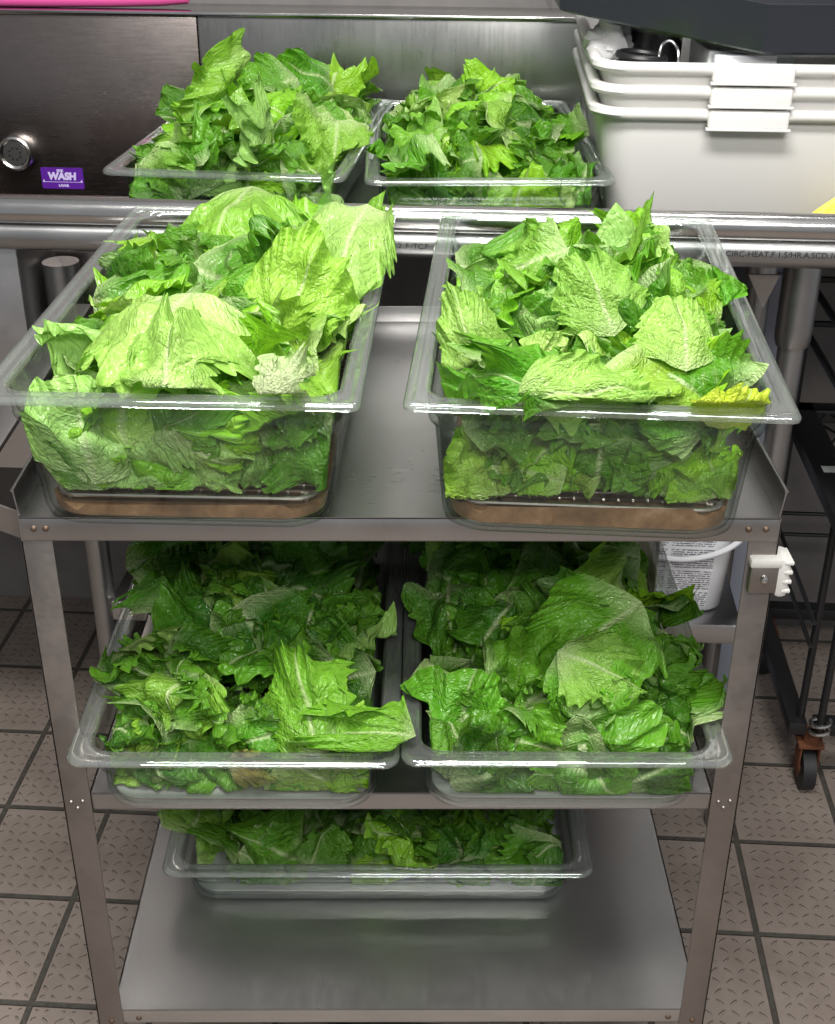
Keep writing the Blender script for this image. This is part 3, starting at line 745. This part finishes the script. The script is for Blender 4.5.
hero('TR', (.084, -.052, .160), (-.014, .000, .176), (-.2, -.8, .8), 1.0, (.075, .30, .014), 'dark green crinkled lettuce leaf at the front left of the front right heap', 7, wr=.46, ruf=1.5, bend=.5, cross=1.3, crumple=1.2, clampit=False)
hero('TR', (.168, .05, .195), (.138, .130, .240), (-.05, -.9, .6), .8, (.27, .50, .09), 'pale veined lettuce leaf at the very top of the front right heap', 8, wr=.8, bend=.7, cross=.7, over=.0)
hero('TR', (.142, -.085, .158), (.270, -.060, .166), (.0, -.7, .9), .90, (.33, .57, .11), 'wide pale lettuce leaf along the front of the front right heap', 9, wr=.62, ruf=.7, bend=.8, cross=.9, over=.0)
hero('TR', (.262, -.100, .140), (.284, -.040, .158), (.1, -.9, .6), 1.0, (.62, .70, .05), 'yellow lettuce leaf in the front right corner of the front right pan', 10, wr=.7, bend=.3, cross=.5, ruf=.7, over=.0)
hero('TR', (.235, .00, .180), (.225, .070, .200), (.2, -.7, .8), .95, (.36, .60, .12), 'pale cupped lettuce leaf on the right side of the front right heap', 12, wr=.9, bend=.9, cross=1.0, ruf=.6, over=.0)
hero('TR', (.056, .056, .150), (.048, .160, .192), (-.3, -1, .5), .9, (.34, .56, .12), 'narrow pale lettuce leaf leaning against the left wall of the front right pan', 13, wr=.45, bend=.3, cross=.8, ruf=.6, over=.0)
hero('ML', (-.040, -.030, -.222), (-.185, -.030, -.214), (0, -.8, .8), 1.0, (.17, .42, .03), 'long rolled lettuce leaf with pale rib at the front of middle shelf left pan', 14, wr=.36, bend=.25, cross=1.8, ruf=.9, over=.0, floor_=.02)
hero('ML', (-.10, -.00, -.210), (-.125, .115, -.165), (-.2, -.7, .8), 1.0, (.17, .42, .03), 'upright ribbed lettuce leaf in the centre of the middle shelf left pan', 15, wr=.55, bend=.4, cross=1.4, ruf=1.1, over=.0, floor_=.02)
hero('ML', (-.155, -.018, -.275), (-.09, -.022, -.290), (0, -1, .2), .8, (.26, .19, .06), 'wilted brown lettuce scrap against the front wall of the middle shelf left pan', 16, wr=.6, ruf=1.8, over=.0, floor_=.02)
hero('MR', (.190, .060, -.172), (.070, -.040, -.202), (-.1, -.65, 1), .9, (.13, .40, .02), 'large glossy green lettuce leaf in the centre of the middle shelf right pan', 17, wr=.72, bend=.8, cross=.6, ruf=.9, over=.0, floor_=.02)
hero('MR', (.190, .020, -.180), (.270, -.010, -.198), (.1, -.6, 1), 1.0, (.24, .48, .07), 'pale veined lettuce leaf on the right of the middle shelf right pan', 18, wr=.75, bend=.6, cross=.5, ruf=.9, over=.0, floor_=.02)
hero('MR', (.18, .02, -.192), (.235, -.035, -.218), (.05, -.75, .8), 1.0, (.11, .36, .02), 'green ruffled lettuce leaf at the front of the middle shelf right pan', 19, wr=.9, bend=.8, cross=.6, ruf=1.2, over=.0, floor_=.02)

# ================================================================ WHITE TUBS
def tub(z, lab, rz=-.065):
    A, Bl, h = .395, .53, .157
    o = empty('bus_tub', (.235, .655, z), rz, label=lab, cat='tub')
    cx, cy = A/2, Bl/2
    def rg(i, zz, r=.05): return rring(cx-i, cy-i, max(r-i*.4, .01), zz, cx, cy, 10)
    bm = bmesh.new()
    prof = [(.048, 0), (.036, .002), (.030, .010), (.012, h-.012), (.008, h-.014), (.001, h-.012), (-.003, h-.007), (-.002, h-.001), (.003, h+.002), (.010, h), (.015, h-.006), (.032, .012), (.040, .005), (.052, .003)]
    loft(bm, [rg(i, zz) for i, zz in prof], cap0=True, cap1=True); bmesh.ops.recalc_face_normals(bm, faces=bm.faces)
    bm_obj('tub_body', bm, M_white, o, angle=50)
    for (y0, y1, s) in ((-.008, .006, 0), (Bl-.006, Bl+.008, 1)):
        bm = bmesh.new()
        box(bm, .146, .248, y0, y1, h-.0205, h+.0025, .004, seg=3); box(bm, .144, .250, y0-.0035, y0+.008, h-.0225, h-.0195, .0008)
        bm_obj('handle', bm, M_white, o)
    return o
tub(ZS, 'white plastic bus tub, bottom of the stack of three on the drainboard')
tub(ZS+.028, 'white plastic bus tub, middle of the stack of three on the drainboard')
tub(ZS+.056, 'white plastic bus tub, topmost of the stack of three, with odds and ends inside')
TZ = ZS+.056
# things in the top tub
bm = bmesh.new(); rg_ = []
for k in range(40):
    a = k/40*2*pi*1.9; rg_.append((.300+.030*cos(a), .70+.030*sin(a), TZ+.155+.006*sin(a*.5)))
tube(bm, rg_, .0045, 8); o = bm_obj('coiled_hose', bm, M_black); tag(o, 'black coiled hose in the left end of the top white tub', 'hose')
bm = bmesh.new(); tube(bm, [(.335+.0125*cos(a), .70+.01*sin(a), TZ+.10+.058*1.0+.018*sin(a)) for a in np.linspace(0, 2*pi, 22)[:-1]], .0022, 8, closed=True)
o = bm_obj('metal_ring', bm, M_tube2); tag(o, 'grey metal ring standing in the top white tub beside the coiled hose', 'ring')
rng = np.random.default_rng(5)
bm = bmesh.new(); bmesh.ops.create_icosphere(bm, subdivisions=4, radius=.04)
for v in bm.verts:
    c = v.co.copy(); n = c.normalized(); r = 1+.14*sin(5*n.x+3*n.z)+.09*sin(9*n.y+6*n.x+2*sin(4*n.z))+.04*sin(23*n.z+9*n.x)
    v.co = Vector((c.x*r*.8, c.y*r*.8, c.z*r*.9))
o = bm_obj('plastic_bag', bm, M_bag, loc=(.275, .80, TZ+.16)); tag(o, 'crumpled white plastic bag in the back left of the top white tub', 'bag')
bm = bmesh.new(); box(bm, .385, .50, .70, .82, TZ+.02, TZ+.166, .004); o = bm_obj('carton', bm, M_pale); tag(o, 'pale grey-green carton in the top white tub under the black tray', 'carton')
bm = bmesh.new(); box(bm, .39, .47, .680, .697, TZ+.03, TZ+.1635, .003); o = bm_obj('paper_packet', bm, M_whitep); tag(o, 'white paper packet in front of the pale carton in the top white tub', 'packet')
bm = bmesh.new(); cyl(bm, (.335, .80, TZ+.02), (.335, .80, TZ+.19), .03, .036); o = bm_obj('black_cup', bm, M_black); tag(o, 'black round cup behind the metal ring in the top white tub', 'cup')
# black tray with clear lid on the tubs
tr = empty('catering_tray', (.440, .645, ZS+.056+.168), 0, label='black plastic catering tray under a clear lid, resting tilted on top of the white tubs', cat='tray')
tr.rotation_euler = (radians(1.0), radians(-0), -.02)
pts = [(0, 0), (.40, 0), (.58, .12), (.58, .36), (.42, .48), (0, .48), (-.250, .36), (-.250, .110)]
tl = lambda p: max(0, -p[0])*.13      # its left end rides up on the tub contents
def poly_ring(s, z):
    cx, cy = .16, .24; return [(cx+(p[0]-cx)*s, cy+(p[1]-cy)*s, z+tl(p)) for p in pts]
bm = bmesh.new(); loft(bm, [poly_ring(.96, 0), poly_ring(.985, .004), poly_ring(1, .060), poly_ring(.985, .062), poly_ring(.96, .012)], cap0=True, cap1=True)
bmesh.ops.recalc_face_normals(bm, faces=bm.faces); bm_obj('tray_base', bm, M_tray, tr, smooth=False)
bm = bmesh.new(); loft(bm, [poly_ring(1.004, -.001), poly_ring(1.012, .002), poly_ring(1.012, .062), poly_ring(1.03, .064), poly_ring(1.03, .068), poly_ring(1.0, .070), poly_ring(.97, .095), poly_ring(.94, .098)], cap1=True)
bmesh.ops.recalc_face_normals(bm, faces=bm.faces); bm_obj('lid', bm, M_lid, tr, smooth=False)
# yellow glove at the right edge
bm = bmesh.new(); bmesh.ops.create_uvsphere(bm, u_segments=32, v_segments=16, radius=1)
for v in bm.verts:
    c = v.co; r = 1+.08*sin(5*c.x+2)+.05*sin(9*c.y); v.co = Vector((c.x*.085*r, c.y*.022, max(-.0, c.z)*.062*r*(1-.1*c.x)))
o = bm_obj('yellow_cloth', bm, M_yellow, loc=(.592, .612, ZS+.0005)); tag(o, 'bright yellow cloth bunched on the drainboard before the white tubs at the right edge', 'cloth')

# ================================================================ UNDER THE SINK
# white pail with printed label
pl = empty('pail', (.411, .717, -.5198), TH, label='white plastic pail with a printed label and handle on the sink undershelf', cat='pail')
pl.location.z = -.5198
bm = bmesh.new(); Pz = [(.0, 0), (.075, 0), (.080, .006), (.090, .17), (.096, .172), (.096, .186), (.090, .186), (.0, .182)]
hs_ = [(rring(max(r, .002), max(r*.82, .002), min(.030, max(r*.82, .002)*.95), z)) for r, z in Pz]
loft(bm, hs_); bmesh.ops.remove_doubles(bm, verts=bm.verts, dist=1e-4); bmesh.ops.recalc_face_normals(bm, faces=bm.faces)
bm_obj('pail_body', bm, M_whitep, pl, angle=50)
def label_mat():
    t = NT('printed_label'); b = t.b; o = t.obj(); sp = t.new('ShaderNodeSeparateXYZ'); t.link(o, sp.inputs[0])
    row = t.math('FRACT', t.math('MULTIPLY', sp.outputs[2], 260)); line = t.math('GREATER_THAN', row, .42)
    br = t.noise(t.mapping(o, (420, 420, 260)), 1, 1); ink = t.math('MULTIPLY', line, t.math('GREATER_THAN', br, .43))
    para = t.math('GREATER_THAN', t.math('FRACT', t.math('MULTIPLY', sp.outputs[2], 26)), .10)
    colm = t.math('GREATER_THAN', t.math('ABSOLUTE', t.math('ADD', sp.outputs[0], .012)), .003)
    inside = t.math('LESS_THAN', sp.outputs[0], .056)
    f = t.math('MULTIPLY', t.math('MULTIPLY', ink, para), t.math('MULTIPLY', colm, inside))
    t.link(t.mix(f, (.78, .79, .82), (.16, .16, .18)), b.inputs['Base Color']); b.inputs['Roughness'].default_value = .35; return t.m
bm = bmesh.new(); 
A = [bm.verts.new(p) for p in [(-.052, -.0670, .012), (.052, -.0670, .012), (.060, -.0745, .155), (-.060, -.0745, .155)]]
Bv = [bm.verts.new(v.co+Vector((0, .004, 0))) for v in A]; bm.faces.new(A); bm.faces.new(Bv[::-1])
for k in range(4): bm.faces.new((A[k], Bv[k], Bv[(k+1) % 4], A[(k+1) % 4]))
bm_obj('printed_label', bm, label_mat(), pl, smooth=False)
bm = bmesh.new(); tube(bm, [(.098*cos(a), -.082+.002*abs(cos(a)), .165-.062*sin(a)) for a in np.linspace(0.0, pi, 26)], .0045, 8)
bm_obj('handle', bm, M_whitep, pl)
# pale bin behind the right sink leg
bn = empty('storage_bin', (.609, 1.04, FLOOR), TH, label='tall pale blue-grey plastic bin on the floor behind the right sink leg', cat='bin')
bm = bmesh.new(); prof = [(.040, .070, 0), (.043, .074, .01), (.055, .085, .88), (.058, .088, .885), (.058, .088, .90), (.052, .08, .90), (.040, .068, .02)]
loft(bm, [rring(a, b_, .03, z) for a, b_, z in prof], cap0=True, cap1=True); bmesh.ops.recalc_face_normals(bm, faces=bm.faces)
bm_obj('bin_body', bm, M_bin, bn, angle=50)
bm = bmesh.new(); box(bm, -.03, .03, -.095, -.084, .84, .86, .003); bm_obj('handle', bm, M_bin, bn)

# ================================================================ BLACK WIRE CART AT THE RIGHT
rk = empty('dunnage_cart', (0, 0, FLOOR), TH, label='black wire cart with expanded metal shelf and rusty caster at the right edge', cat='cart')
def part(name, mat, fn, **k):
    bm = bmesh.new(); fn(bm); return bm_obj(name, bm, mat, rk, **k)
X0, X1, Y0, Y1 = .612, 1.15, .79, 1.15
part('base_frame', M_black, lambda bm: [box(bm, X0-.014, X0+.016, Y0-.02, Y1, .118, .142, .002), box(bm, X1-.016, X1+.014, Y0-.02, Y1, .118, .142, .002), box(bm, X0, X1, Y1-.015, Y1+.015, .118, .142, .002), box(bm, X0+.03, X1, Y0-.02, Y0+.01, .118, .142, .002)])
for x, y in ((X0+.008, Y0), (X1, Y0), (X0+.008, Y1), (X1, Y1)):
    part('upright', M_black, lambda bm: cyl(bm, (x, y, .13), (x, y, .92), .0065, seg=14))
part('upright', M_black, lambda bm: cyl(bm, (X0+.034, Y0-.03, .13), (X0+.034, Y0-.03, .90), .0065, seg=14))
ss = part('mesh_shelf', M_black, lambda bm: [box(bm, X0-.01, X0+.045, Y0-.16, Y1+.03, .535, .560, .003), box(bm, X0, X1, Y1-.01, Y1+.03, .535, .560, .003), box(bm, X1-.04, X1, Y0-.16, Y1, .535, .560, .003)])
def mesh_fn(bm):
    x0, x1, y0, y1, s = X0+.04, X1-.03, Y0-.16, Y1, .052
    k = -20
    for k in range(-14, 26):
        for sg in (-1, 1):
            c = x0 + k*s
            pts = []
            for y in (y0, y1):
                pts.append((c + sg*(y-y0)*.55, y))
            (xa, ya), (xb, yb) = pts
            # clip in x
            def cl(xv): return max(x0, min(x1, xv))
            if max(xa, xb) < x0 or min(xa, xb) > x1: continue
            f = lambda xv: ya + (xv-xa)/(xb-xa)*(yb-ya)
            A_, B_ = (cl(xa), f(cl(xa))), (cl(xb), f(cl(xb)))
            if abs(A_[1]-B_[1]) < .01: continue
            tube(bm, [(A_[0], A_[1], .553), (B_[0], B_[1], .553)], .0022, 6)
bm = bmesh.new(); mesh_fn(bm); bm_obj('expanded_mesh', bm, M_black, ss, smooth=False)
bm = bmesh.new(); box(bm, X0+.005, X0+.032, .89, .912, .5601, .5607); bm_obj('paper_scrap', bm, M_pale, ss, smooth=False)
for z, r in ((.30, .004), (.345, .004), (.72, .006), (.80, .006)):
    part('side_rod', M_black, lambda bm: tube(bm, [(X0-.002, Y0-.02, z), (X0-.002, Y1, z)], r, 8))
    part('back_rod', M_black, lambda bm: tube(bm, [(X0-.002, Y1, z), (X1, Y1, z)], r, 8))
def coil(x, y):
    part('coil_spring', M_chrome, lambda bm: tube(bm, [(x+.016*cos(a), y+.016*sin(a), .128+a*.0026) for a in np.linspace(0, 4*pi, 50)], .0035, 8))
coil(X0+.034, Y0-.03)
def caster(x, y, lab):
    c = part('caster', M_rubber, lambda bm: [cyl(bm, (x-.011, y, .038), (x+.011, y, .038), .038, seg=28)]); c['label'] = lab
    bm = bmesh.new(); cyl(bm, (x-.013, y, .038), (x+.013, y, .038), .012, seg=16)
    for s in (-1, 1): box(bm, x+s*.016-.0015, x+s*.016+.0015, y-.016, y+.020, .028, .094, .002)
    box(bm, x-.022, x+.022, y-.018, y+.026, .090, .098, .002); cyl(bm, (x, y, .094), (x, y, .120), .014, seg=20)
    bm_obj('caster_fork', bm, M_rust, c)
caster(X0+.030, Y0-.006, 'worn caster with a rusty fork'); caster(X0+.015, Y1-.02, 'rear caster'); caster(X1-.02, Y0, 'caster'); caster(X1-.02, Y1-.02, 'caster')
